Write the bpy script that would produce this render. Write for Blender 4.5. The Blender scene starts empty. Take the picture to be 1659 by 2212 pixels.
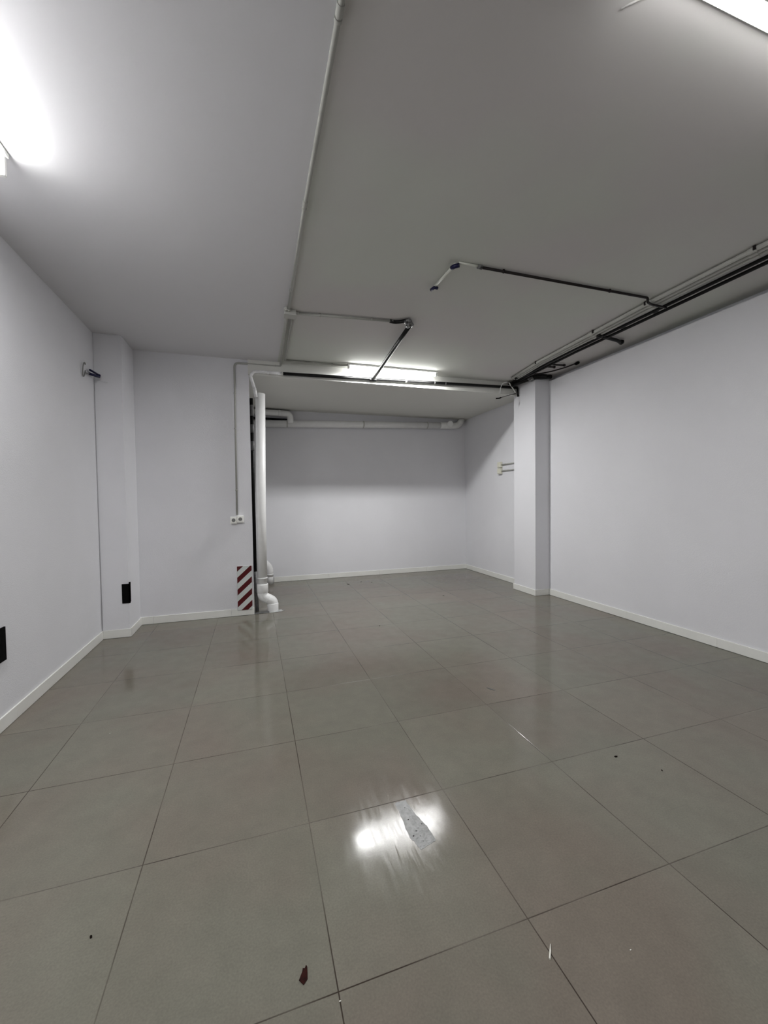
import bpy, bmesh, math, random
from mathutils import Vector, Matrix
random.seed(7)
S = bpy.context.scene
COL = S.collection
PI = math.pi

# ------------------------------------------------------------------ camera, world, exposure
yaw, pitch, roll = -0.30989, -0.029378, -0.013078
cy, sy, cp, sp, cr, sr = math.cos(yaw), math.sin(yaw), math.cos(pitch), math.sin(pitch), math.cos(roll), math.sin(roll)
fw = Vector((-sy*cp, cy*cp, sp)); r0 = Vector((cy, sy, 0)); u0 = r0.cross(fw)
rt = r0*cr + u0*sr; up = u0*cr - r0*sr
cam = bpy.data.cameras.new('camera'); co = bpy.data.objects.new('camera', cam); COL.objects.link(co)
M = Matrix((rt, up, -fw)).transposed().to_4x4(); M.translation = Vector((0.412027, -1.041856, 1.314575))
co.matrix_world = M
cam.sensor_fit = 'HORIZONTAL'; cam.sensor_width = 36; cam.lens = 877.64/1659*36
cam.clip_start = 0.02; cam.clip_end = 100
S.camera = co
S.view_settings.view_transform = 'Standard'; S.view_settings.look = 'None'
S.view_settings.gamma = 1; S.view_settings.use_curve_mapping = False
S.view_settings.exposure = 2.07
w = bpy.data.worlds.new('world'); S.world = w; w.use_nodes = True
w.node_tree.nodes['Background'].inputs[0].default_value = (0.8, 0.85, 1, 1)
w.node_tree.nodes['Background'].inputs[1].default_value = 0.0
# (glow of the frosted tube, watts thrown down by its LED strip)
TUBE_BACK, TUBE_NEAR, TUBE_LEFT, TUBE_REAR = (9, 13.5), (3.5, 5.2), (15, 6.5), (3, 5.5)

# ------------------------------------------------------------------ materials
def mat(name, col, rough=0.6, metal=0.0, noise=0.0, nscale=8.0, bump=0.0, bscale=60.0, spec=0.5, emit=0.0, col2=None):  
    m = bpy.data.materials.new(name); m.use_nodes = True
    nt = m.node_tree; N = nt.nodes; L = nt.links; b = N['Principled BSDF']
    b.inputs['Base Color'].default_value = (*col, 1); b.inputs['Roughness'].default_value = rough
    b.inputs['Metallic'].default_value = metal; b.inputs['Specular IOR Level'].default_value = spec
    tc = N.new('ShaderNodeTexCoord')
    if noise > 0 or col2:
        n = N.new('ShaderNodeTexNoise'); n.inputs['Scale'].default_value = nscale; n.inputs['Detail'].default_value = 5
        L.new(tc.outputs['Object'], n.inputs['Vector'])
        mx = N.new('ShaderNodeMix'); mx.data_type = 'RGBA'
        c2 = col2 or tuple(c*(1-noise) for c in col)
        rp = N.new('ShaderNodeMapRange'); rp.inputs['From Min'].default_value = 0.38; rp.inputs['From Max'].default_value = 0.62
        L.new(n.outputs['Fac'], rp.inputs['Value']); L.new(rp.outputs[0], mx.inputs['Factor'])
        mx.inputs['A'].default_value = (*col, 1); mx.inputs['B'].default_value = (*c2, 1)
        L.new(mx.outputs['Result'], b.inputs['Base Color'])
    if bump > 0:
        n2 = N.new('ShaderNodeTexNoise'); n2.inputs['Scale'].default_value = bscale; n2.inputs['Detail'].default_value = 4
        L.new(tc.outputs['Object'], n2.inputs['Vector'])
        bp = N.new('ShaderNodeBump'); bp.inputs['Strength'].default_value = bump; bp.inputs['Distance'].default_value = 0.01
        L.new(n2.outputs['Fac'], bp.inputs['Height']); L.new(bp.outputs[0], b.inputs['Normal'])
    if emit > 0:
        b.inputs['Emission Color'].default_value = (1, 1, 0.99, 1); b.inputs['Emission Strength'].default_value = emit
    return m

MWALL = mat('wall_paint', (0.74, 0.74, 0.765), 0.75, noise=0.03, nscale=1.5, bump=0.12, bscale=140, spec=0.3)
MBASE = mat('skirting_tile', (0.80, 0.80, 0.76), 0.28, noise=0.04, nscale=3)
MPVC = mat('white_pvc', (0.82, 0.82, 0.81), 0.38, noise=0.04, nscale=9)
MCOND = mat('grey_conduit_plastic', (0.47, 0.47, 0.44), 0.6, noise=0.05, nscale=12)
MCONDP = mat('painted_conduit', (0.36, 0.36, 0.33), 0.6, noise=0.06, nscale=12)
MBLACK = mat('black_foam_sheath', (0.006, 0.006, 0.006), 0.4, spec=0.22, bump=0.3, bscale=50, noise=0.3, nscale=20)
MDARK = mat('dark_pipe', (0.012, 0.008, 0.008), 0.45, spec=0.25, noise=0.3, nscale=30)
MRUB = mat('black_rubber', (0.003, 0.003, 0.003), 0.8, spec=0.06, bump=0.1)
MBLUE = mat('navy_plastic', (0.008, 0.008, 0.045), 0.4, spec=0.25, noise=0.2)
MTAPE = mat('silver_tape', (0.25, 0.25, 0.25), 0.3, metal=0.4, bump=1.0, bscale=45, col2=(0.02, 0.02, 0.02), nscale=40)
MWRAP = mat('white_wrap', (0.86, 0.86, 0.87), 0.55, bump=0.6, bscale=50, noise=0.15, nscale=35)
MCREAM = mat('cream_plastic', (0.72, 0.71, 0.60), 0.35, noise=0.04)
MSOCK = mat('white_socket_plastic', (0.86, 0.86, 0.82), 0.3, noise=0.03)
MDIMGREY = mat('dim_grey', (0.22, 0.22, 0.22), 0.6, noise=0.3, nscale=30)
MRECESS = mat('socket_shadow_grey', (0.20, 0.20, 0.19), 0.4, noise=0.1)
MLAMP = mat('lamp_housing', (0.75, 0.75, 0.73), 0.4, noise=0.03)
MRAIL = mat('lamp_rail', (0.10, 0.10, 0.095), 0.5, noise=0.1)
MGREYW = mat('unpainted_cement', (0.13, 0.13, 0.125), 0.8, noise=0.4, nscale=14, bump=0.5, bscale=40)
MCAULK = mat('grey_caulk', (0.50, 0.51, 0.50), 0.5, noise=0.3, nscale=20, bump=0.4)
MLEAF = mat('dry_brown_leaf', (0.026, 0.005, 0.003), 0.7, spec=0.1, noise=0.5, nscale=90)
MCHIP = mat('white_chip', (0.85, 0.83, 0.76), 0.5, noise=0.05)
MCRUMB = mat('dark_crumb', (0.012, 0.008, 0.006), 0.9, spec=0.05, noise=0.3)
MCABLE = mat('pale_cable', (0.50, 0.50, 0.47), 0.5, noise=0.1)
MSMEAR = mat('dried_glue', (0.20, 0.205, 0.20), 0.30, spec=0.32, noise=0.35, nscale=40, bump=0.12, bscale=90)
MFADE = mat('translucent_white_tube', (0.66, 0.67, 0.60), 0.4, noise=0.05)
def emat(n, s): return mat(n, (0.9, 0.9, 0.9), 0.4, emit=s)

def ceiling_mat():
    m = mat('ceiling_paint', (0.76, 0.76, 0.76), 0.8, bump=0.03, bscale=90, spec=0.15)
    nt = m.node_tree; N = nt.nodes; L = nt.links; b = N['Principled BSDF']
    tc = N.new('ShaderNodeTexCoord'); sx = N.new('ShaderNodeSeparateXYZ'); L.new(tc.outputs['Object'], sx.inputs[0])
    # ceiling tone changes along the conduit: cool white to its left, warmer duller white to its right
    gt = N.new('ShaderNodeMath'); gt.operation = 'GREATER_THAN'; gt.inputs[1].default_value = 0.712; L.new(sx.outputs[0], gt.inputs[0])
    n = N.new('ShaderNodeTexNoise'); n.inputs['Scale'].default_value = 0.9; n.inputs['Detail'].default_value = 3; L.new(tc.outputs['Object'], n.inputs['Vector'])
    rp = N.new('ShaderNodeMapRange'); rp.inputs['From Min'].default_value = 0.4; rp.inputs['From Max'].default_value = 0.6; L.new(n.outputs['Fac'], rp.inputs['Value'])
    a = N.new('ShaderNodeMix'); a.data_type = 'RGBA'; a.inputs['A'].default_value = (0.60, 0.615, 0.57, 1); a.inputs['B'].default_value = (0.60, 0.58, 0.57, 1)
    L.new(rp.outputs[0], a.inputs['Factor'])
    c = N.new('ShaderNodeMix'); c.data_type = 'RGBA'; c.inputs['A'].default_value = (0.67, 0.665, 0.68, 1)
    L.new(gt.outputs[0], c.inputs['Factor']); L.new(a.outputs['Result'], c.inputs['B'])
    L.new(c.outputs['Result'], b.inputs['Base Color'])
    return m
MCEIL = ceiling_mat()
MCEILN = mat('niche_ceiling_paint', (0.70, 0.70, 0.66), 0.8, noise=0.02, nscale=1.2, bump=0.03, bscale=90, spec=0.15)

def floor_mat():
    m = bpy.data.materials.new('porcelain_tiles'); m.use_nodes = True
    nt = m.node_tree; N = nt.nodes; L = nt.links; b = N['Principled BSDF']
    tc = N.new('ShaderNodeTexCoord'); sx = N.new('ShaderNodeSeparateXYZ'); L.new(tc.outputs['Object'], sx.inputs[0])
    def mth(op, a, bb=None, cc=None):
        n = N.new('ShaderNodeMath'); n.operation = op
        for i, v in enumerate((a, bb, cc)):
            if v is None: continue
            if isinstance(v, (int, float)): n.inputs[i].default_value = v
            else: L.new(v, n.inputs[i])
        return n.outputs[0]
    def dist(o):
        t = mth('DIVIDE', o, 0.6); t = mth('ADD', t, 100.5); f = mth('FRACT', t); d = mth('SUBTRACT', f, 0.5)
        return mth('MULTIPLY', mth('ABSOLUTE', d), 0.6), mth('FLOOR', mth('ADD', mth('DIVIDE', o, 0.6), 100.0))
    dx, ix = dist(sx.outputs[0]); dy, iy = dist(sx.outputs[1])
    d = mth('MINIMUM', dx, dy)
    def noise(scale, det=5, vec=None, rough=0.5):
        n = N.new('ShaderNodeTexNoise'); n.inputs['Scale'].default_value = scale; n.inputs['Detail'].default_value = det
        n.inputs['Roughness'].default_value = rough
        L.new(vec or tc.outputs['Object'], n.inputs['Vector']); return n.outputs['Fac']
    def rng(v, a, bb, c, dd):
        r = N.new('ShaderNodeMapRange'); r.inputs['From Min'].default_value = a; r.inputs['From Max'].default_value = bb
        r.inputs['To Min'].default_value = c; r.inputs['To Max'].default_value = dd; L.new(v, r.inputs['Value']); return r.outputs[0]
    wn = N.new('ShaderNodeTexWhiteNoise'); wn.noise_dimensions = '2D'
    cb = N.new('ShaderNodeCombineXYZ'); L.new(ix, cb.inputs[0]); L.new(iy, cb.inputs[1]); L.new(cb.outputs[0], wn.inputs['Vector'])
    # tile colour: two close greys, patchy
    mx = N.new('ShaderNodeMix'); mx.data_type = 'RGBA'
    mx.inputs['A'].default_value = (0.161, 0.156, 0.128, 1); mx.inputs['B'].default_value = (0.160, 0.140, 0.117, 1)
    L.new(rng(noise(1.1, 3), 0.4, 0.62, 0, 1), mx.inputs['Factor'])
    v = mth('MULTIPLY', rng(noise(9, 6, rough=0.65), 0.3, 0.7, 0.93, 1.07), rng(wn.outputs['Value'], 0, 1, 0.96, 1.04))
    v = mth('MULTIPLY', v, rng(noise(160, 3), 0.3, 0.7, 0.92, 1.08))
    hs = N.new('ShaderNodeVectorMath'); hs.operation = 'SCALE'; L.new(mx.outputs['Result'], hs.inputs[0]); L.new(v, hs.inputs['Scale'])
    gm = rng(d, 0.0012, 0.0022, 1, 0)
    gm = mth('MULTIPLY', gm, rng(noise(2.3, 2), 0.38, 0.6, 0.3, 0.95))
    mg = N.new('ShaderNodeMix'); mg.data_type = 'RGBA'; L.new(gm, mg.inputs['Factor']); L.new(hs.outputs[0], mg.inputs['A'])
    mg.inputs['B'].default_value = (0.035, 0.026, 0.02, 1)
    L.new(mg.outputs['Result'], b.inputs['Base Color'])
    # sheen: a little uneven, wiped streaks
    mp = N.new('ShaderNodeMapping'); mp.inputs['Rotation'].default_value = (0, 0, 0.15); mp.inputs['Scale'].default_value = (45, 5, 1)
    L.new(tc.outputs['Object'], mp.inputs['Vector'])
    st = noise(1.0, 4, mp.outputs[0])
    ro = mth('ADD', rng(noise(3.5, 4), 0.3, 0.7, 0.08, 0.13), rng(st, 0.3, 0.7, -0.03, 0.04))
    vd = N.new('ShaderNodeVectorMath'); vd.operation = 'DISTANCE'; L.new(tc.outputs['Object'], vd.inputs[0]); vd.inputs[1].default_value = (0.96, 0.40, 0)
    pm = rng(mth('ADD', vd.outputs['Value'], mth('MULTIPLY', noise(14, 3), 0.12)), 0.20, 0.34, 1, 0)      # scrubbed area where the glue was wiped
    mp2 = N.new('ShaderNodeMapping'); mp2.inputs['Rotation'].default_value = (0, 0, 0.22); mp2.inputs['Scale'].default_value = (130, 9, 1)
    L.new(tc.outputs['Object'], mp2.inputs['Vector']); st2 = noise(1.0, 5, mp2.outputs[0], 0.7)
    ro = mth('ADD', ro, mth('MULTIPLY', pm, rng(st2, 0.38, 0.62, -0.03, 0.04)))
    L.new(ro, b.inputs['Roughness'])
    b.inputs['IOR'].default_value = 1.5; b.inputs['Specular IOR Level'].default_value = 0.20
    h = mth('ADD', rng(d, 0.0010, 0.0032, 0, 1), mth('MULTIPLY', noise(260, 3), 0.05))
    h = mth('ADD', h, mth('MULTIPLY', st, 0.02))
    h = mth('ADD', h, mth('MULTIPLY', mth('MULTIPLY', st2, pm), 0.07))
    h = mth('ADD', h, mth('MULTIPLY', mth('MULTIPLY', noise(420, 2), pm), 0.07))
    bp = N.new('ShaderNodeBump'); bp.inputs['Strength'].default_value = 0.6; bp.inputs['Distance'].default_value = 0.0012
    L.new(h, bp.inputs['Height']); L.new(bp.outputs[0], b.inputs['Normal'])
    return m
MFLOOR = floor_mat()

def stripe_mat():
    m = bpy.data.materials.new('red_white_stripes'); m.use_nodes = True
    nt = m.node_tree; N = nt.nodes; L = nt.links; b = N['Principled BSDF']
    tc = N.new('ShaderNodeTexCoord'); sx = N.new('ShaderNodeSeparateXYZ'); L.new(tc.outputs['Object'], sx.inputs[0])
    def mth(op, a, bb=None):
        n = N.new('ShaderNodeMath'); n.operation = op
        for i, v in enumerate((a, bb)):
            if v is None: continue
            if isinstance(v, (int, float)): n.inputs[i].default_value = v
            else: L.new(v, n.inputs[i])
        return n.outputs[0]
    # object coords: x from left edge, z from bottom edge of the plate
    t = mth('SUBTRACT', sx.outputs[2], mth('MULTIPLY', sx.outputs[0], 0.915))
    t = mth('DIVIDE', mth('SUBTRACT', t, 0.411-0.067), 0.1375)
    f = mth('ABSOLUTE', mth('SUBTRACT', mth('FRACT', mth('ADD', t, 10.5)), 0.5))
    g = mth('LESS_THAN', f, 0.245)
    mx = N.new('ShaderNodeMix'); mx.data_type = 'RGBA'; L.new(g, mx.inputs['Factor'])
    mx.inputs['A'].default_value = (0.60, 0.64, 0.62, 1); mx.inputs['B'].default_value = (0.085, 0.001, 0.004, 1)
    L.new(mx.outputs['Result'], b.inputs['Base Color']); b.inputs['Roughness'].default_value = 0.3
    return m
MSTRIPE = stripe_mat()

# ------------------------------------------------------------------ helpers
def obj(name, bm, m, parent=None, loc=None):
    me = bpy.data.meshes.new(name); bm.normal_update(); bm.to_mesh(me); bm.free(); me.materials.append(m)
    o = bpy.data.objects.new(name, me); COL.objects.link(o)
    if parent is not None:
        o.parent = parent; o.location = -parent.location if loc is None else loc
    elif loc is not None: o.location = loc
    return o
def thing(name, label, cat, loc=(0, 0, 0), group=None):
    o = bpy.data.objects.new(name, None); COL.objects.link(o); o.location = loc; o.empty_display_size = 0.05
    return tag(o, label, cat, group)
def tag(o, label, cat, group=None):
    o['label'] = label; o['category'] = cat
    if group: o['group'] = group
    return o
def box(bm, x0, x1, y0, y1, z0, z1, bev=0.0):
    vs = [bm.verts.new(p) for p in ((x0,y0,z0),(x1,y0,z0),(x1,y1,z0),(x0,y1,z0),(x0,y0,z1),(x1,y0,z1),(x1,y1,z1),(x0,y1,z1))]
    fs = [bm.faces.new([vs[i] for i in f]) for f in ((3,2,1,0),(4,5,6,7),(0,1,5,4),(1,2,6,5),(2,3,7,6),(3,0,4,7))]
    if bev:
        es = set(e for f in fs for e in f.edges)
        bmesh.ops.bevel(bm, geom=list(es), offset=bev, segments=2, affect='EDGES', profile=0.6)
    return bm
def B(*a, **k):
    bm = bmesh.new(); return box(bm, *a, **k)
def struct(name, bm, m, label=None):
    o = obj(name, bm, m); o['kind'] = 'structure'
    if label: o['label'] = label
    return o
def fillet(pts, rad, seg=7):
    P = [Vector(p) for p in pts]
    if rad <= 0 or len(P) < 3: return P
    out = [P[0]]
    for i in range(1, len(P)-1):
        a, b, c = P[i-1], P[i], P[i+1]
        d1 = (a-b); d2 = (c-b); r = min(rad, d1.length*0.48, d2.length*0.48)
        s = b + d1.normalized()*r; e = b + d2.normalized()*r
        for k in range(seg+1):
            t = k/seg; out.append(s*(1-t)**2 + b*2*t*(1-t) + e*t*t)
    out.append(P[-1]); return out
def sweep(bm, pts, r, rad=0.0, n=16, cap=True):
    P = fillet(pts, rad); rr = r if isinstance(r, (list, tuple)) else [r]*len(P)
    if len(rr) != len(P): rr = [r[0]]*len(P)
    T = []
    for i in range(len(P)):
        a = P[max(0, i-1)]; b = P[min(len(P)-1, i+1)]; T.append((b-a).normalized())
    u = T[0].orthogonal().normalized(); rings = []
    for i, p in enumerate(P):
        u = (u - T[i]*u.dot(T[i])).normalized(); v = T[i].cross(u)
        rings.append([bm.verts.new(p + (u*math.cos(2*PI*k/n) + v*math.sin(2*PI*k/n))*rr[i]) for k in range(n)])
    for i in range(len(rings)-1):
        for k in range(n):
            f = bm.faces.new((rings[i][k], rings[i][(k+1) % n], rings[i+1][(k+1) % n], rings[i+1][k])); f.smooth = True
    if cap:
        bm.faces.new(list(reversed(rings[0]))); bm.faces.new(rings[-1])
    return bm
def T_(pts, r, rad=0.0, n=16):
    bm = bmesh.new(); return sweep(bm, pts, r, rad, n)
def ring(c, axis, r, h, n=20, bev=0.15):
    """short collar centred at c along axis, rounded rims"""
    a = Vector(axis).normalized(); c = Vector(c); hh = h/2
    pts = [c - a*hh, c - a*hh*(1-bev), c + a*hh*(1-bev), c + a*hh]
    return T_(pts, [r*0.94, r, r, r*0.94], 0, n)
def lump(c, rx, ry, rz, seed=0, amp=0.2, sub=2, rot=None):
    bm = bmesh.new(); bmesh.ops.create_icosphere(bm, subdivisions=sub, radius=1)
    rnd = random.Random(seed)
    R = rot or Matrix.Identity(3)
    for v in bm.verts:
        k = 1 + amp*(rnd.random()-0.5)*2
        v.co = R @ Vector((v.co.x*rx*k, v.co.y*ry*k, v.co.z*rz*k)) + Vector(c)
    for f in bm.faces: f.smooth = True
    return bm
def clip_bm(c, axis, r, gap):
    """saddle clip round a tube, with its foot reaching the surface (gap vector)"""
    bm = ring(c, axis, r*1.28, r*1.1, 14)
    g = Vector(gap); c = Vector(c)
    sweep(bm, [c + g*0.3, c + g], r*0.75, 0, 8)
    return bm

# ------------------------------------------------------------------ room shell
XL, XR, YB, YN, ZC, ZN = -1.012, 4.217, 3.912, 5.785, 2.94, 2.79
YF = -5.2
struct('floor', B(XL-0.15, XR+0.2, YF-0.15, YN+0.15, -0.12, 0.0), MFLOOR)
struct('ceiling', B(XL-0.15, XR+0.2, YF-0.15, YB+0.0, ZC, ZC+0.15), MCEIL)
struct('ceiling_niche', B(0.25, XR+0.2, YB+0.11, YN+0.15, ZN, ZC+0.15), MCEILN)
struct('trim_1', B(0.38, XR+0.2, YB-0.022, YB+0.11, 2.772, ZC+0.15), MCEILN)          # beam face above the niche opening
struct('wall_left', B(XL-0.15, XL, YF-0.15, YB+0.15, 0, ZC), MWALL)
bm = B(XR, XR+0.10, YF-0.15, 3.52, 0, 2.876); box(bm, XR+0.10, XR+0.2, YF-0.15, 3.52, 0, ZC); box(bm, XR, XR+0.2, 3.52, YN+0.15, 0, ZC)
struct('wall_right', bm, MWALL)                                                      # recess shaped along its top to make the dark shaded band
struct('wall_front', B(XL, XR, YF-0.15, YF, 0, ZC), MWALL)
bm = B(XL, 0.390, YB, YB+0.15, 0, ZC); box(bm, 0.24, 0.385, YB+0.15, YN, 0, ZC)
struct('wall_back_left', bm, MWALL)
struct('wall_back', B(0.24, XR, YN, YN+0.15, 0, ZN+0.1), MWALL)
struct('wall_left_column', B(XL, -0.775, 3.515, YB, 0, ZC, bev=0.004), MWALL)
struct('wall_right_column', B(3.992, XR, 3.508, 3.972, 0, ZC, bev=0.004), MWALL)

# skirting boards, tile by tile inside one mesh per wall
BH, BT = 0.082, 0.011
def skirt(name, runs, label=None):
    bm = bmesh.new()
    for (ax, fixed, face, a, b, joints) in runs:
        js = [a] + joints + [b]
        for k in range(len(js)-1):
            p, q = js[k] + (0.0012 if k else 0), js[k+1]
            f0, f1 = sorted((fixed, fixed + face*BT))
            if ax == 'x': box(bm, p, q, f0, f1, 0.002, BH, bev=0.0022)
            else: box(bm, f0, f1, p, q, 0.002, BH, bev=0.0022)
    return struct(name, bm, MBASE)
def js(a, b, st=0.6, off=0.0):
    out = []; t = a + off + st
    while t < b - 0.05: out.append(t); t += st
    return out
skirt('baseboard_left', [('y', XL, 1, YF, 3.515, js(YF, 3.4, 0.9)), ('x', 3.515, -1, XL+0.006, -0.775+BT, []), ('y', -0.775, 1, 3.506, YB, [])])
skirt('baseboard_back_left', [('x', YB, -1, -0.775+BT, 0.392, [-0.652, 0.141])])
skirt('baseboard_back', [('x', YN, -1, 0.70, XR, js(0.7, 4.2, 0.9))])
skirt('baseboard_right', [('y', XR, -1, YF, 3.508, js(YF, 3.4, 0.9, 0.3)), ('y', XR, -1, 3.972, YN-BT, [4.85]),
                          ('y', 3.992, -1, 3.508-BT, 3.985, []), ('x', 3.508, -1, 3.992, XR-BT-0.004, [])])
skirt('baseboard_front', [('x', YF, 1, XL+BT, XR-BT, js(XL, 4.1, 0.9))])
# corner bead of rough plaster on the left column, and its ledge
bm = T_([(XL+0.004, 3.512, 0.09), (XL+0.004, 3.512, 2.50)], 0.0015, 0, 8)
sweep(bm, [(XL+0.004, 3.512, 2.50), (-0.90, 3.512, 2.475)], 0.0045, 0, 8)
struct('trim_2', bm, MWALL)
# trowel ridge in the ceiling plaster beside the near lamp
bm = T_([(1.612, 0.045, ZC), (1.66, -0.005, ZC-0.001), (1.71, -0.035, ZC), (1.745, -0.065, ZC)], 0.0035, 0.02, 8)
struct('trim_3', bm, MCEIL)
# rusty threshold strip of bare cement under the niche edge
struct('trim_4', B(0.392, 0.56, YB-0.004, YB+0.06, 0.0, 0.006, bev=0.001), MGREYW)

# ------------------------------------------------------------------ lamps
def batten(name, label, c, axis, ln, strength, drop=0.0, group='LED batten lamps on the ceiling'):
    """c: centre of lamp on the ceiling; axis 'x' or 'y'"""
    t = thing(name, label, 'lamp', (c[0], c[1], ZC), group)
    R = Matrix.Rotation(PI/2 if axis == 'y' else 0, 3, 'Z')
    def X(bm):
        for v in bm.verts: v.co = R @ v.co
        return bm
    h = ln/2
    obj('housing', X(B(-h, h, -0.030, 0.017, -0.022, 0.0, bev=0.003)), MLAMP, t, (0, 0, 0))
    obj('diffuser', X(T_([(-h+0.02, 0, -0.040-drop), (h-0.02, 0, -0.040-drop)], 0.0155, 0, 20)), emat('lit_tube_' + name, strength[0]), t, (0, 0, 0))
    la = bpy.data.lights.new('led_strip', 'AREA'); la.shape = 'RECTANGLE'; la.size = ln-0.06; la.size_y = 0.036; la.energy = strength[1]
    lo = bpy.data.objects.new('led_strip', la); COL.objects.link(lo); lo.parent = t; lo.location = (0, 0, -0.0565-drop)
    lo.rotation_euler = (0, 0, PI/2 if axis == 'y' else 0)
    for s in (-1, 1):
        obj('end_cap', X(B(s*h-0.022 if s > 0 else -h, h if s > 0 else -h+0.022, -0.021, 0.021, -0.060-drop, -0.001, bev=0.004)), MLAMP, t, (0, 0, 0))
    obj('side_rail', X(B(-h, h, 0.0175, 0.030, -0.024, -0.002, bev=0.001)), MRAIL, t, (0, 0, 0))
    return t
batten('ceiling_lamp', 'lit white tube lamp on the ceiling right in front of the beam over the niche', (2.09, 3.728, ZC), 'x', 1.16, TUBE_BACK)
batten('ceiling_lamp', 'large lit white tube lamp cut off by the top right corner of the picture', (2.16, -0.095, ZC), 'x', 1.24, TUBE_NEAR)
batten('ceiling_lamp', 'tube lamp close to the left wall, only its end showing at the picture edge', (-0.665, 0.715, ZC), 'y', 1.22, TUBE_LEFT, 0.05)
batten('ceiling_lamp', 'unseen tube lamp added behind the viewer to brighten the back walls', (0.0, -2.3, ZC), 'x', 1.24, TUBE_REAR)  # unseen lamp, added and placed to light the walls facing it

# ------------------------------------------------------------------ grey conduits on the left half of the ceiling
ZP = 2.925
UPW = (0, 0, 0.02)
def conduit(label, pts, r, rad, clips=(), m=MCONDP, name='electrical_conduit', cat='conduit', group=None, couplings=(), n=14):
    t = thing(name, label, cat, Vector(pts[0]), group)
    obj('pipe', T_(pts, r, rad, n), m, t)
    for c, ax, gap in clips: obj('clip', clip_bm(c, ax, r, gap), m, t)
    for c, ax in couplings: obj('coupling', ring(c, ax, r*1.25, r*3.4, n), m, t)
    return t
t = conduit('long pale grey conduit running along the ceiling towards the junction box', [(0.722, -2.6, ZP), (0.716, 0.34, ZP), (0.712, 1.26, ZP), (0.726, 2.49, ZP)], 0.011, 0,
        [((0.716, 0.34, ZP), (0, 1, 0), (0, 0, 0.014)), ((0.712, 1.26, ZP), (0, 1, 0), (0, 0, 0.014)), ((0.719, 2.17, ZP), (0, 1, 0), (0, 0, 0.014))],
        couplings=[((0.716, 0.31, ZP), (0, 1, 0)), ((0.712, 1.22, ZP), (0, 1, 0))])
t = thing('junction_box', 'small grey junction box on the ceiling where the conduits meet', 'junction box', (0.742, 2.545, ZC))
obj('box_body', B(0.694, 0.790, 2.505, 2.590, 2.898, 2.9395, bev=0.004), MCOND, t)
obj('box_lid', B(0.691, 0.793, 2.502, 2.593, 2.890, 2.898, bev=0.002), MCOND, t)
for x in (0.703, 0.726): obj('cable_gland', ring((x, 2.490, ZP), (0, 1, 0), 0.015, 0.03), MCOND, t)
obj('cable_gland', ring((0.802, 2.545, ZP), (1, 0, 0), 0.013, 0.03), MCOND, t)
conduit('pale grey conduit crossing the ceiling from the junction box to the black pipe joint',
        [(0.80, 2.545, ZP), (1.645, 2.462, ZP)], 0.011, 0, [((0.995, 2.526, ZP), (1, -.1, 0), (0, 0, 0.014)), ((1.45, 2.481, ZP), (1, -.1, 0), (0, 0, 0.014))])
conduit('grey conduit bending from the ceiling down the back wall to the double socket',
        [(0.728, 2.60, ZP), (0.745, 3.875, ZP-0.003), (0.745, 3.897, 2.895), (0.236, 3.899, 2.892), (0.226, 3.899, 1.165)], 0.0105, 0.05,
        [((0.229, 3.899, 2.15), (0, 0, 1), (0, 0.013, 0)), ((0.2275, 3.899, 1.45), (0, 0, 1), (0, 0.013, 0)), ((0.234, 3.899, 2.55), (0, 0, 1), (0, 0.013, 0)), ((0.69, 3.898, 2.895), (1, 0, 0), (0, 0.013, 0))])
conduit('grey conduit from junction box along the ceiling then right to the niche lamp',
        [(0.768, 2.60, ZP), (0.79, 3.775, ZP), (1.44, 3.758, ZP), (1.475, 3.735, ZP-0.004), (1.512, 3.72, ZP-0.004)], 0.0105, 0.012,
        [((1.0, 3.769, ZP), (1, 0, 0), (0, 0, 0.014)), ((1.33, 3.761, ZP), (1, 0, 0), (0, 0, 0.014))])
# double socket
t = thing('wall_socket', 'white double power socket on the back wall left of the niche', 'socket', (0.228, YB, 1.112))
for k, (x, z) in enumerate(((0.190, 1.108), (0.262, 1.118))):
    hs = obj('socket_housing', B(x-0.036, x+0.036, YB-0.042, YB-0.0005, z-0.040, z+0.040, bev=0.007), MSOCK, t)
    bm = bmesh.new(); sweep(bm, [(x, YB-0.046, z), (x, YB-0.040, z)], 0.0265, 0, 24); obj('socket_ring', bm, MSOCK, hs, (0, 0, 0))
    obj('socket_well', T_([(x, YB-0.0475, z), (x, YB-0.0455, z)], 0.0205, 0, 24), MRECESS, hs, (0, 0, 0))
    for s in (-1, 1): obj('pin_hole', T_([(x+s*0.0095, YB-0.0485, z), (x+s*0.0095, YB-0.0472, z)], 0.0028, 0, 10), MRUB, hs, (0, 0, 0))

# ------------------------------------------------------------------ insulated refrigerant pipes
t = thing('insulated_pipe', 'black insulated pipe running from a taped ceiling joint down to the beam', 'pipe', (1.78, 2.44, ZC))
obj('short_sheath', T_([(1.615, 2.468, ZP), (1.66, 2.468, ZP-0.004), (1.71, 2.445, ZP-0.004), (1.76, 2.40, ZP-0.004)], 0.0155, 0.03), MBLACK, t)
bm = lump((1.765, 2.405, ZP-0.012), 0.034, 0.04, 0.024, 3, 0.18); 
obj('taped_joint', bm, MTAPE, t)
obj('taped_elbow', lump((1.80, 2.455, ZP-0.016), 0.036, 0.05, 0.025, 5, 0.18), MTAPE, t)
obj('long_sheath', T_([(1.806, 2.46, ZP-0.018), (1.835, 2.9, 2.90), (1.85, 3.4, 2.862), (1.858, 3.835, 2.822)], 0.020, 0.1), MBLACK, t)
obj('tee', ring((1.86, 3.862, 2.815), (1, 0, 0.03), 0.021, 0.09), MBLACK, t)

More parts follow.
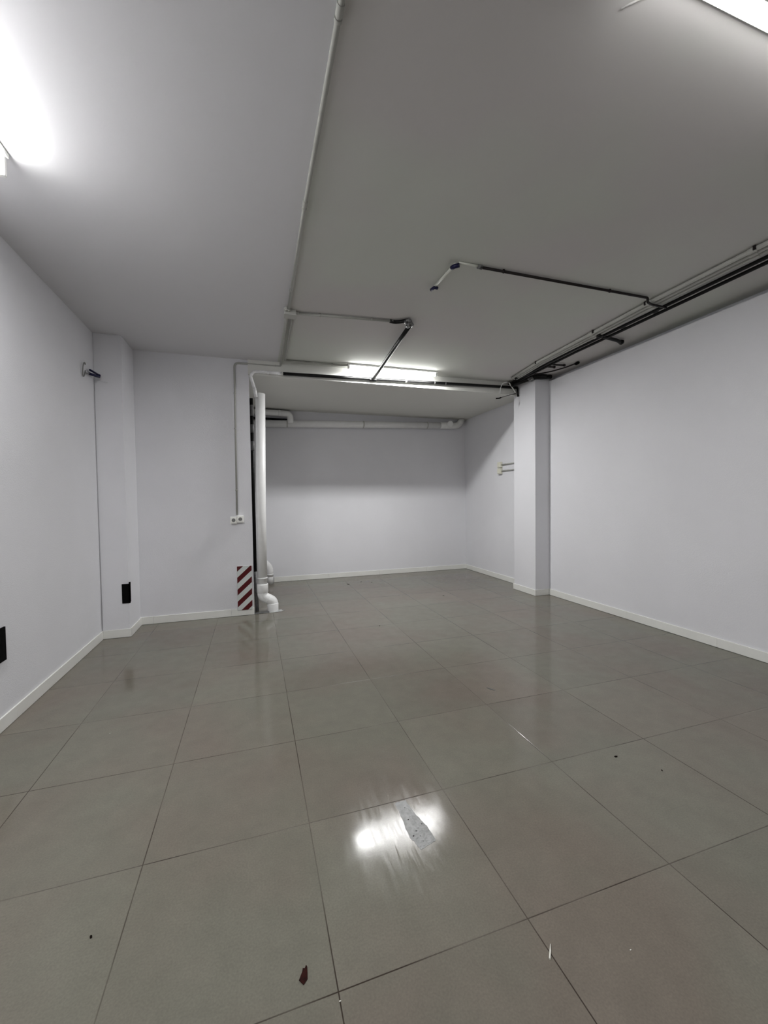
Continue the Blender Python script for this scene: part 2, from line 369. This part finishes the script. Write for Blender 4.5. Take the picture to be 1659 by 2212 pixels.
def zf(x): return 2.801 + (x-0.745)*0.0205
t = thing('insulated_pipe', 'long black insulated pipe across the beam with a white wrapped left end', 'pipe', (0.43, 3.86, 2.6))
YP = 3.862
obj('black_sheath', T_([(0.745, YP, zf(0.745)), (1.6, YP, zf(1.6)), (2.6, YP, zf(2.6)), (3.97, YP, zf(3.97))], 0.0185, 0), MBLACK, t)
obj('white_wrap', T_([(0.760, YP, zf(0.745)), (0.60, YP, 2.803), (0.445, YP, 2.800), (0.407, YP+0.01, 2.752), (0.455, YP+0.06, 2.60)], 0.0175, 0.02), MWRAP, t)
obj('lower_wrap', T_([(0.447, YP+0.052, 2.628), (0.464, YP+0.085, 2.53)], 0.0195, 0), MWRAP, t)
for x in (0.745, 0.60, 2.70, 2.86): obj('tape_band', ring((x, YP, zf(x)), (1, 0, 0.02), 0.0195, 0.012), MTAPE if x > 1 else MWRAP, t)
for x in (0.76, 2.30): obj('clip', clip_bm((x, YP, zf(x)), (1, 0, 0), 0.0165, (0, 0.026, 0)), MCABLE, t)

# ------------------------------------------------------------------ big drain pipe
t = thing('drain_pipe', 'thick white vertical drain pipe with bent foot at the niche left edge', 'pipe', (0.605, 4.0, 0))
PY = 4.0; R = 0.0565
top = Vector((0.512, PY, 2.585)); bot = Vector((0.490, PY, 0.30))
obj('pipe', T_([top, (0.492, PY, 1.2), bot], R, 0, 32), MPVC, t)
obj('collar', ring((0.4905, PY, 0.405), (0, 0, 1), R*1.05, 0.015, 32), MPVC, t)
obj('socket_collar', T_([(0.490, PY, 0.335), (0.490, PY, 0.325), (0.490, PY, 0.235), (0.490, PY, 0.23)], [R*1.12, R*1.16, R*1.16, R*1.08], 0, 32), MPVC, t)
obj('elbow', T_([(0.490, PY, 0.25), (0.490, PY, 0.185), (0.606, PY, 0.115), (0.606, PY, 0.05)], R*1.07, 0.07, 32), MPVC, t)
obj('elbow_seam', ring((0.548, PY, 0.150), (0.116, 0, -0.07), R*1.085, 0.006, 32), MPVC, t)
obj('foot_collar', T_([(0.606, PY, 0.095), (0.606, PY, 0.09), (0.606, PY, 0.005), (0.606, PY, 0.0)], [R*1.1, R*1.15, R*1.13, R*1.13], 0, 32), MPVC, t)
bm = lump((0.63, PY-0.035, 0.0), 0.10, 0.055, 0.007, 9, 0.25, 3)
obj('caulk_ring', bm, MCAULK, t)

t = thing('drain_pipe', 'white drain pipe foot with elbow low in the rear left corner of the niche', 'pipe', (0.635, 5.66, 0))
obj('elbow', T_([(0.40, 5.67, 0.42), (0.50, 5.67, 0.40), (0.637, 5.66, 0.27), (0.637, 5.66, 0.12)], 0.050, 0.14, 28), MPVC, t)
obj('pipe', T_([(0.637, 5.66, 0.17), (0.637, 5.66, 0.0)], 0.047, 0, 28), MPVC, t)
obj('collar', ring((0.637, 5.66, 0.155), (0, 0, 1), 0.054, 0.02, 28), MPVC, t)

t = thing('drain_pipe', 'long white drain pipe under the niche ceiling with a side branch and an upturned end', 'pipe', (0.4, 5.71, 2.55))
def zn(x): return 2.552 + (x-0.63)*0.0335
obj('pipe', T_([(0.39, 5.70, zn(0.39)), (3.80, 5.70, zn(3.80))], 0.0555, 0, 28), MPVC, t)
obj('elbow', T_([(3.66, 5.70, zn(3.66)), (4.02, 5.70, zn(3.95)), (4.11, 5.70, 2.786)], 0.0575, 0.13, 28), MPVC, t)
c = (3.80, 5.70, zn(3.8)+0.01)
obj('branch', T_([(3.83, 5.69, zn(3.83)+0.01), (3.815, 5.60, zn(3.83)+0.01)], 0.050, 0, 28), MPVC, t)
obj('end_cap', T_([(3.816, 5.606, zn(3.83)+0.01), (3.8145, 5.592, zn(3.83)+0.01), (3.814, 5.590, zn(3.83)+0.01)], [0.055, 0.055, 0.050], 0, 28), MPVC, t)
for x in (0.95, 2.22, 3.40):
    obj('bracket', ring((x, 5.70, zn(x)), (1, 0, 0), 0.060, 0.020, 28), MCOND, t)
obj('side_pipe', T_([(0.39, 5.66, 2.726), (0.84, 5.66, 2.720)], 0.046, 0, 28), MPVC, t)
obj('side_elbow', T_([(0.82, 5.66, 2.720), (1.00, 5.66, 2.715), (1.00, 5.67, 2.57)], 0.048, 0.11, 28), MPVC, t)
obj('coupling', ring((0.83, 5.66, 2.720), (1, 0, 0), 0.0495, 0.03, 28), MPVC, t)
for z, l in ((2.772, 'black tube filling the dark band under the niche ceiling above the white drain branch'), (2.645, 'black tube filling the dark band between the two white drain pipes in the niche corner')):
    tag(obj('insulated_pipe', T_([(0.39, 5.765, z), (0.93, 5.765, z-0.004), (0.985, 5.775, z-0.006)], 0.017, 0.02), MBLACK), l, 'pipe')  # black tubes added to fill the dark bands behind the drain pipes

# black tube added for the unlit dark gap between partition edge and drain pipe
t = thing('unlit_gap_strip', 'thin black upright tube added for the unlit gap behind the thick white drain pipe', 'pipe', (0.40, 4.03, 0.44))
obj('black_sheath', T_([(0.412, 4.10, 0.45), (0.410, 4.10, 2.55)], 0.020, 0), MBLACK, t)  # darkness of the unlit gap put into this tube's black
for z0, z1 in ((2.34, 2.47), (2.14, 2.24), (1.93, 2.04)):
    obj('grey_segment', T_([(0.4135, 4.094, z0), (0.4135, 4.094, z1)], 0.0213, 0, 14), MDIMGREY, t)
obj('lower_segment', T_([(0.424, 4.06, 0.0), (0.416, 4.09, 0.25), (0.412, 4.10, 0.47)], 0.022, 0, 16), MDIMGREY, t)

# ------------------------------------------------------------------ things on the walls
t = thing('warning_plate', 'red and white diagonally striped warning plate low on the wall beside the drain pipe', 'sign', (0.213, YB, 0.067))
obj('striped_face', B(0, 0.159, -0.022, -0.0165, 0, 0.508, bev=0.0015), MSTRIPE, t, (0, 0, 0))
obj('backing', B(-0.003, 0.162, -0.0165, -0.012, -0.003, 0.511, bev=0.001), MLAMP, t, (0, 0, 0))
bm = B(-0.835, -0.764, 3.505, 3.514, 0.335, 0.525, bev=0.001)
box(bm, -0.7745, -0.765, 3.505, 3.535, 0.345, 0.54)
tag(obj('corner_guard', bm, MRUB), 'small black rubber patch wrapped round the corner of the left column', 'bumper pad')
tag(obj('bumper_pad', B(XL, XL+0.010, 1.66, 1.914, 0.40, 0.597, bev=0.001), MRUB), 'black rubber patch on the left wall cut off by the picture edge', 'bumper pad')

# little ring hook and navy clamp near the top of the left column
t = thing('hose_clamp', 'small wall ring with a navy blue clip high on the left wall beside the column', 'clamp', (-1.0, 3.3, 2.52))
pts = []
for k in range(14):
    a = 2*PI*k/14*0.92 + 0.9
    pts.append((XL+0.016+0.006*math.sin(a), 3.232+0.028*math.cos(a), 2.508+0.062*math.sin(a)))
obj('ring', T_(pts, 0.0045, 0, 8), MRECESS, t)
obj('stem', T_([(XL+0.016, 3.262, 2.488), (-0.985, 3.33, 2.498)], 0.0045, 0, 8), MRECESS, t)
obj('upper_jaw', T_([(-0.985, 3.335, 2.536), (-0.96, 3.455, 2.532)], 0.009, 0, 10), MBLUE, t)
obj('lower_jaw', T_([(-0.985, 3.325, 2.498), (-0.955, 3.47, 2.515), (-0.955, 3.475, 2.535)], 0.012, 0, 10), MBLUE, t)

# cream sockets in the niche, with two conduits leading behind the column
for k, (zc, l, l2) in enumerate(((1.855, 'cream wall socket on the niche side wall, upper of the stacked pair', 'upper thin grey conduit from the niche socket to behind the right column'),
                             (1.755, 'cream wall socket on the niche side wall, lower of the stacked pair', 'lower thin grey conduit from the niche socket to behind the right column'))):
    t = thing('wall_socket', l, 'socket', (XR, 4.63, zc), 'cream sockets in the niche')
    obj('socket_housing', B(XR-0.045, XR-0.0005, 4.585, 4.675, zc-0.046, zc+0.046, bev=0.008), MCREAM, t)
    obj('socket_cover', B(XR-0.052, XR-0.044, 4.598, 4.662, zc-0.034, zc+0.034, bev=0.003), MCREAM, t)
    conduit(l2, [(XR-0.016, 4.587, zc), (XR-0.016, 3.985, zc)], 0.010, 0, [((XR-0.016, 4.42, zc), (0, 1, 0), (0.014, 0, 0))], m=MCOND, group='niche socket conduits')

# ------------------------------------------------------------------ blue fittings and dark thin pipe on the ceiling
t = thing('pipe_stub', 'faint white tube on the ceiling capped by two navy blue fittings', 'tube', (1.76, 1.66, ZC))
obj('tube', T_([(1.764, 1.50, ZP), (1.752, 1.80, ZP)], 0.010, 0, 12), MFADE, t)
obj('far_fitting', T_([(1.772, 1.805, ZP-0.012), (1.745, 1.80, ZP-0.012), (1.738, 1.845, ZP-0.01)], 0.012, 0.012, 12), MBLUE, t)
obj('near_fitting', T_([(1.752, 1.535, ZP-0.01), (1.762, 1.505, ZP-0.012), (1.785, 1.485, ZP-0.012)], 0.015, 0.012, 12), MBLUE, t)
obj('side_tube', T_([(1.785, 1.49, ZP+0.006), (1.93, 1.487, ZP+0.006)], 0.008, 0, 12), MFADE, t)
t = thing('copper_pipe', 'thin dark pipe crossing the ceiling to the cable run on the right', 'pipe', (1.93, 1.487, ZC))
obj('pipe', T_([(1.93, 1.486, ZP), (3.49, 1.483, ZP), (3.492, 1.487, ZC-0.046), (3.554, 1.508, ZC-0.046), (3.722, 1.508, ZC-0.052)], 0.0095, 0.02, 12), MDARK, t)
obj('end_fitting', ring((1.945, 1.486, ZP), (1, 0, 0), 0.014, 0.035), MTAPE, t)
for x in (2.137, 3.10): obj('clip', clip_bm((x, 1.485, ZP), (1, 0, 0), 0.0095, (0, 0, 0.014)), MDARK, t)

# ------------------------------------------------------------------ conduit bundle and black pipes along the right of the ceiling
def bx(y, off):                                  # run drifts a little as it goes back
    base = 3.553 + max(0, y-1.5)*0.055 + max(0, y-3.0)*0.09
    return base + off
ys = [-2.8, 0.6, 1.5, 2.2, 3.0, 3.66]
descr = ['grey conduit nearest the room middle in the parallel run along the right ceiling',
         'second grey conduit from the room middle in the parallel run along the right ceiling',
         'third grey conduit from the room middle in the parallel run, next to the black pipes']
for k in range(3):
    off = 0.014 + k*0.048; r = 0.0155
    pts = [(bx(y, off*(1 if y < 3 else 0.8)), y, ZC-r-0.002) for y in ys]
    conduit(descr[k], pts, r, 0, [], m=MCOND, group='parallel grey conduits on the right ceiling',
            couplings=[((bx(y, off), y, ZC-r-0.002), (0, 1, 0)) for y in ((0.80+0.02*k), 1.53+0.03*k, 2.18+0.02*k)])
# saddles across the run
for y, l in ((0.78, 'saddle strap across the conduit run nearest the viewer'), (1.56, 'saddle strap across the conduit run beside the dark thin pipe'),
             (2.14, 'saddle strap across the conduit run by the short black stub'), (3.05, 'saddle strap across the conduit run closest to the column')):
    x0 = bx(y, -0.012)
    tag(obj('saddle_strap', B(x0+0.003, x0+0.014, y-0.008, y+0.008, ZC-0.030, ZC-0.0005, bev=0.002), MDARK), l, 'strap', 'straps on the right ceiling run')
for nm, offs, l in (('a', 0.0, 'black insulated pipe beside the grey conduits along the right ceiling'), ('b', 1.0, 'outer black insulated pipe along the right ceiling, nearer the wall')):
    pts = []
    for y in (-2.8, 0.8, 1.7, 2.6, 3.3, 3.88):
        x = 3.733 + 0.068*offs + max(0, y-1.3)*0.016 + max(0, y-2.6)*0.055 - (0.028*offs*max(0, (y-1.7))/2.2)
        pts.append((x, y, ZC-0.026-0.004*offs))
    r = 0.0135
    if offs: tag(obj('insulated_pipe', T_(pts, r, 0, 14), MBLACK), l, 'pipe', 'black pipes on the right ceiling')
    else:
        t = thing('insulated_pipe', l, 'pipe', Vector(pts[0]), 'black pipes on the right ceiling')
        obj('black_sheath', T_(pts, r, 0, 14), MBLACK, t)
        for y in (1.62, 1.95, 3.6): obj('tape_band', ring((3.742 + (y-1.3)*0.012, y, ZC-0.026), (0, 1, 0), 0.0165, 0.04), MBLACK, t)
# stub near (1345,737)
t = thing('pipe_stub', 'short curved black pipe stub poking out of the cable run towards the right wall', 'pipe', (3.75, 2.17, ZC))
obj('sheath', T_([(3.70, 2.17, ZC-0.03), (3.86, 2.20, ZC-0.03), (3.97, 2.215, ZC-0.03), (4.055, 2.245, ZC-0.032)], [0.017]*4, 0.05, 14), MBLACK, t)
obj('end_plug', lump((4.06, 2.245, ZC-0.03), 0.028, 0.03, 0.024, 4, 0.1), MBLACK, t)
obj('root', lump((3.70, 2.17, ZC-0.032), 0.035, 0.03, 0.024, 6, 0.15), MBLACK, t)
for k, (x, y, l) in enumerate(((3.86, 3.10, 'small dark brown pipe end beyond the stub, farther from the wall'), (3.93, 3.01, 'small dark brown pipe end beyond the stub, nearer the viewer'))):
    t = thing('pipe_stub', l, 'pipe', (x-0.08, y, ZC), 'brown pipe ends by the column')
    obj('pipe', T_([(x-0.13, y+0.03, ZC-0.022), (x, y+0.02, ZC-0.022), (x+0.09, y+0.01, ZC-0.022)], 0.010, 0, 12), MDARK, t)
    obj('end_plug', lump((x+0.10, y+0.01, ZC-0.022), 0.018, 0.018, 0.016, 4, 0.1), MDARK, t)
t = thing('loose_cable', 'thin dark cable curving along the ceiling to the right wall near the column', 'cable', (4.1, 3.0, ZC))
obj('cable', T_([(4.125, 2.93, ZC-0.018), (4.11, 3.08, ZC-0.02), (4.05, 3.25, ZC-0.022), (3.96, 3.36, ZC-0.025), (3.86, 3.42, ZC-0.028), (3.80, 3.50, ZC-0.03)], 0.008, 0.06, 10), MDARK, t)
obj('plug', lump((4.128, 2.92, ZC-0.022), 0.016, 0.04, 0.018, 2, 0.1), MRUB, t)
# foam bundle over the right column
t = thing('foam_bundle', 'ragged bundle of black pipe insulation lying over the top of the right column', 'pipe insulation', (4.0, 3.55, 2.9))
obj('foam_sleeve', T_([(3.84, 3.80, 2.875), (3.92, 3.62, 2.895), (3.98, 3.49, 2.905), (4.08, 3.455, 2.900), (4.19, 3.44, 2.915)], 0.026, 0.05, 14), MBLACK, t)
obj('foam_sleeve', T_([(3.86, 3.70, 2.91), (3.94, 3.55, 2.915), (4.00, 3.46, 2.92), (4.10, 3.42, 2.915)], 0.018, 0.05, 14), MBLACK, t)
obj('taped_end', lump((3.955, 3.54, 2.895), 0.045, 0.05, 0.028, 11, 0.2), MTAPE, t)
obj('foam_sleeve', T_([(3.975, 3.86, 2.86), (3.96, 3.84, 2.80), (3.975, 3.85, 2.74)], 0.013, 0.02, 12), MBLACK, t)
# leads by the column
t = thing('loose_cable', 'pale lead hanging in a bent loop from the ceiling corner beside the column', 'cable', (3.82, 3.82, 2.9))
obj('lead', T_([(3.795, 3.80, 2.905), (3.88, 3.84, 2.85), (3.945, 3.86, 2.795), (3.90, 3.865, 2.775), (3.83, 3.868, 2.765), (3.94, 3.868, 2.755)], 0.008, 0.012, 8), MSOCK, t)
t = thing('loose_cable', 'thin lead with a black plug sticking out left below the beam end', 'cable', (3.9, 3.85, 2.78))
obj('lead', T_([(3.94, 3.85, 2.785), (3.78, 3.83, 2.735), (3.66, 3.82, 2.695)], 0.004, 0.03, 8), MDARK, t)
obj('plug', T_([(3.68, 3.822, 2.702), (3.65, 3.82, 2.69), (3.60, 3.818, 2.683)], 0.009, 0, 10), MRUB, t)
tag(obj('loose_cable', T_([(3.70, 3.875, 2.775), (3.695, 3.85, 2.86), (3.71, 3.82, 2.905), (3.77, 3.80, 2.915)], 0.006, 0.03, 8), MPVC),
    'thin grey wire arched over the black pipe at the beam right end', 'cable')

# ------------------------------------------------------------------ bits on the floor
def flat(pts, h):
    bm = bmesh.new(); lo = [bm.verts.new((x, y, 0.0003)) for x, y in pts]; hi = [bm.verts.new((x, y, h)) for x, y in pts]
    n = len(pts); bm.faces.new(list(reversed(lo))); bm.faces.new(hi)
    for i in range(n): bm.faces.new((lo[i], lo[(i+1) % n], hi[(i+1) % n], hi[i]))
    return bm
c = (0.514, 0.065)
lp = [(-0.012, -0.006), (-0.001, -0.021), (0.011, -0.010), (0.0125, 0.004), (0.0135, 0.020), (0.0105, 0.024), (0.0065, 0.017), (0.001, 0.019), (-0.001, 0.012), (-0.006, 0.004)]
bm = bmesh.new(); lo = []; hi = []
for x, y in lp:
    z = 0.001 + 0.05*abs(x)*0.12 + 0.0012*(y > 0.015)
    lo.append(bm.verts.new((c[0]+x, c[1]+y, z))); hi.append(bm.verts.new((c[0]+x, c[1]+y, z+0.0012)))
ml = bm.verts.new((c[0]+0.003, c[1], 0.0005)); mh = bm.verts.new((c[0]+0.003, c[1], 0.0035))
for i in range(len(lp)):
    j = (i+1) % len(lp); bm.faces.new((lo[j], lo[i], ml)); bm.faces.new((hi[i], hi[j], mh)); bm.faces.new((lo[i], lo[j], hi[j], hi[i]))
tag(obj('dry_leaf', bm, MLEAF), 'torn dry brown leaf on the floor tiles in the foreground', 'leaf')
tag(obj('wood_splinter', T_([(1.216, -0.083, 0.0016), (1.203, -0.098, 0.0026), (1.187, -0.115, 0.0026)], [0.0010, 0.0022, 0.0026], 0, 8), MCHIP),
    'thin white splinter lying across a tile joint in the foreground', 'splinter')
crumbs = [(2.129, 0.528, 0.011, 'dark crumb on the right tiles, larger of the two close together', 'crumb'),
          (2.248, 0.376, 0.006, 'tiny dark crumb on the right tiles, closer to the viewer of the pair', 'crumb'),
          (-0.086, 0.372, 0.007, 'small dark crumb alone on the left foreground tile', 'crumb'),
          (2.847, 3.954, 0.016, 'dark crumb on the floor in front of the niche right side', 'crumb'),
          (1.638, 2.988, 0.012, 'small dark crumb on the mid floor below the niche lamp', 'crumb'),
          (1.797, 5.182, 0.026, 'dark fleck on the niche floor, leftmost and largest of the row', 'crumb'),
          (2.034, 5.282, 0.016, 'dark fleck on the niche floor, middle of the row near the rear wall', 'crumb'),
          (2.184, 5.184, 0.018, 'dark fleck on the niche floor, rightmost of the row', 'crumb')]
for i, (x, y, s, l, cat) in enumerate(crumbs):
    tag(obj('crumb', lump((x, y, 0.002), s*0.9, s*0.5, 0.0025, i, 0.35, 1, Matrix.Rotation(i*1.1, 3, 'Z')), MCRUMB), l, cat)
tag(obj('dirt_streak', flat([(1.925, 1.40), (1.93, 1.405), (1.955, 1.37), (1.962, 1.352), (1.952, 1.350), (1.938, 1.372)], 0.0012), MGREYW), 'short dark dirt streak on a tile in the middle of the floor', 'dirt')
for x, y, l in ((1.425, -0.169, 'tiny white paint chip right of the white splinter'), (-0.40, 1.62, 'tiny white paint chip on the dim left floor'), (0.60, -0.022, 'tiny white paint chip at a tile corner near the leaf')):
    tag(obj('paint_chip', lump((x, y, 0.0015), 0.003, 0.0022, 0.0018, 3, 0.3, 1), MCHIP), l, 'paint chip')

# smear of old glue across the shiny wiped patch, with a few blobs in it
t = thing('glue_smear', 'pale smear of dried glue across the bright reflection on the foreground tile', 'glue', (0.99, 0.44, 0))
SM = [(0.967, 0.5492), (0.9662, 0.5018), (0.9638, 0.4526), (0.9616, 0.4061), (0.9742, 0.3703), (0.9797, 0.338), (1.0177, 0.3468), (1.0499, 0.3581), (1.0543, 0.3933), (1.0484, 0.4338), (1.0349, 0.4786), (1.0228, 0.5412), (1.0175, 0.5938), (0.9955, 0.5926), (0.9642, 0.589)]
rg = random.Random(5); SM2 = []
for i in range(len(SM)):
    a, b = Vector(SM[i]), Vector(SM[(i+1) % len(SM)])
    for k in range(4):
        p = a.lerp(b, k/4); SM2.append((p.x + rg.uniform(-.0022, .0022), p.y + rg.uniform(-.0022, .0022)))
obj('film', flat(SM2, 0.0006), MSMEAR, t)
for i, (x, y, s) in enumerate([(0.9982, 0.4241, 0.004), (0.9786, 0.4049, 0.0035), (1.0043, 0.3963, 0.003), (1.0326, 0.449, 0.003), (0.9976, 0.5525, 0.003), (0.9889, 0.4865, 0.003), (1.0051, 0.3709, 0.002), (1.0104, 0.4344, 0.002)]): obj('blob', lump((x, y, 0.0009), s, s*0.8, 0.0012, i, 0.3, 1), MCRUMB if i % 2 else MSMEAR, t)
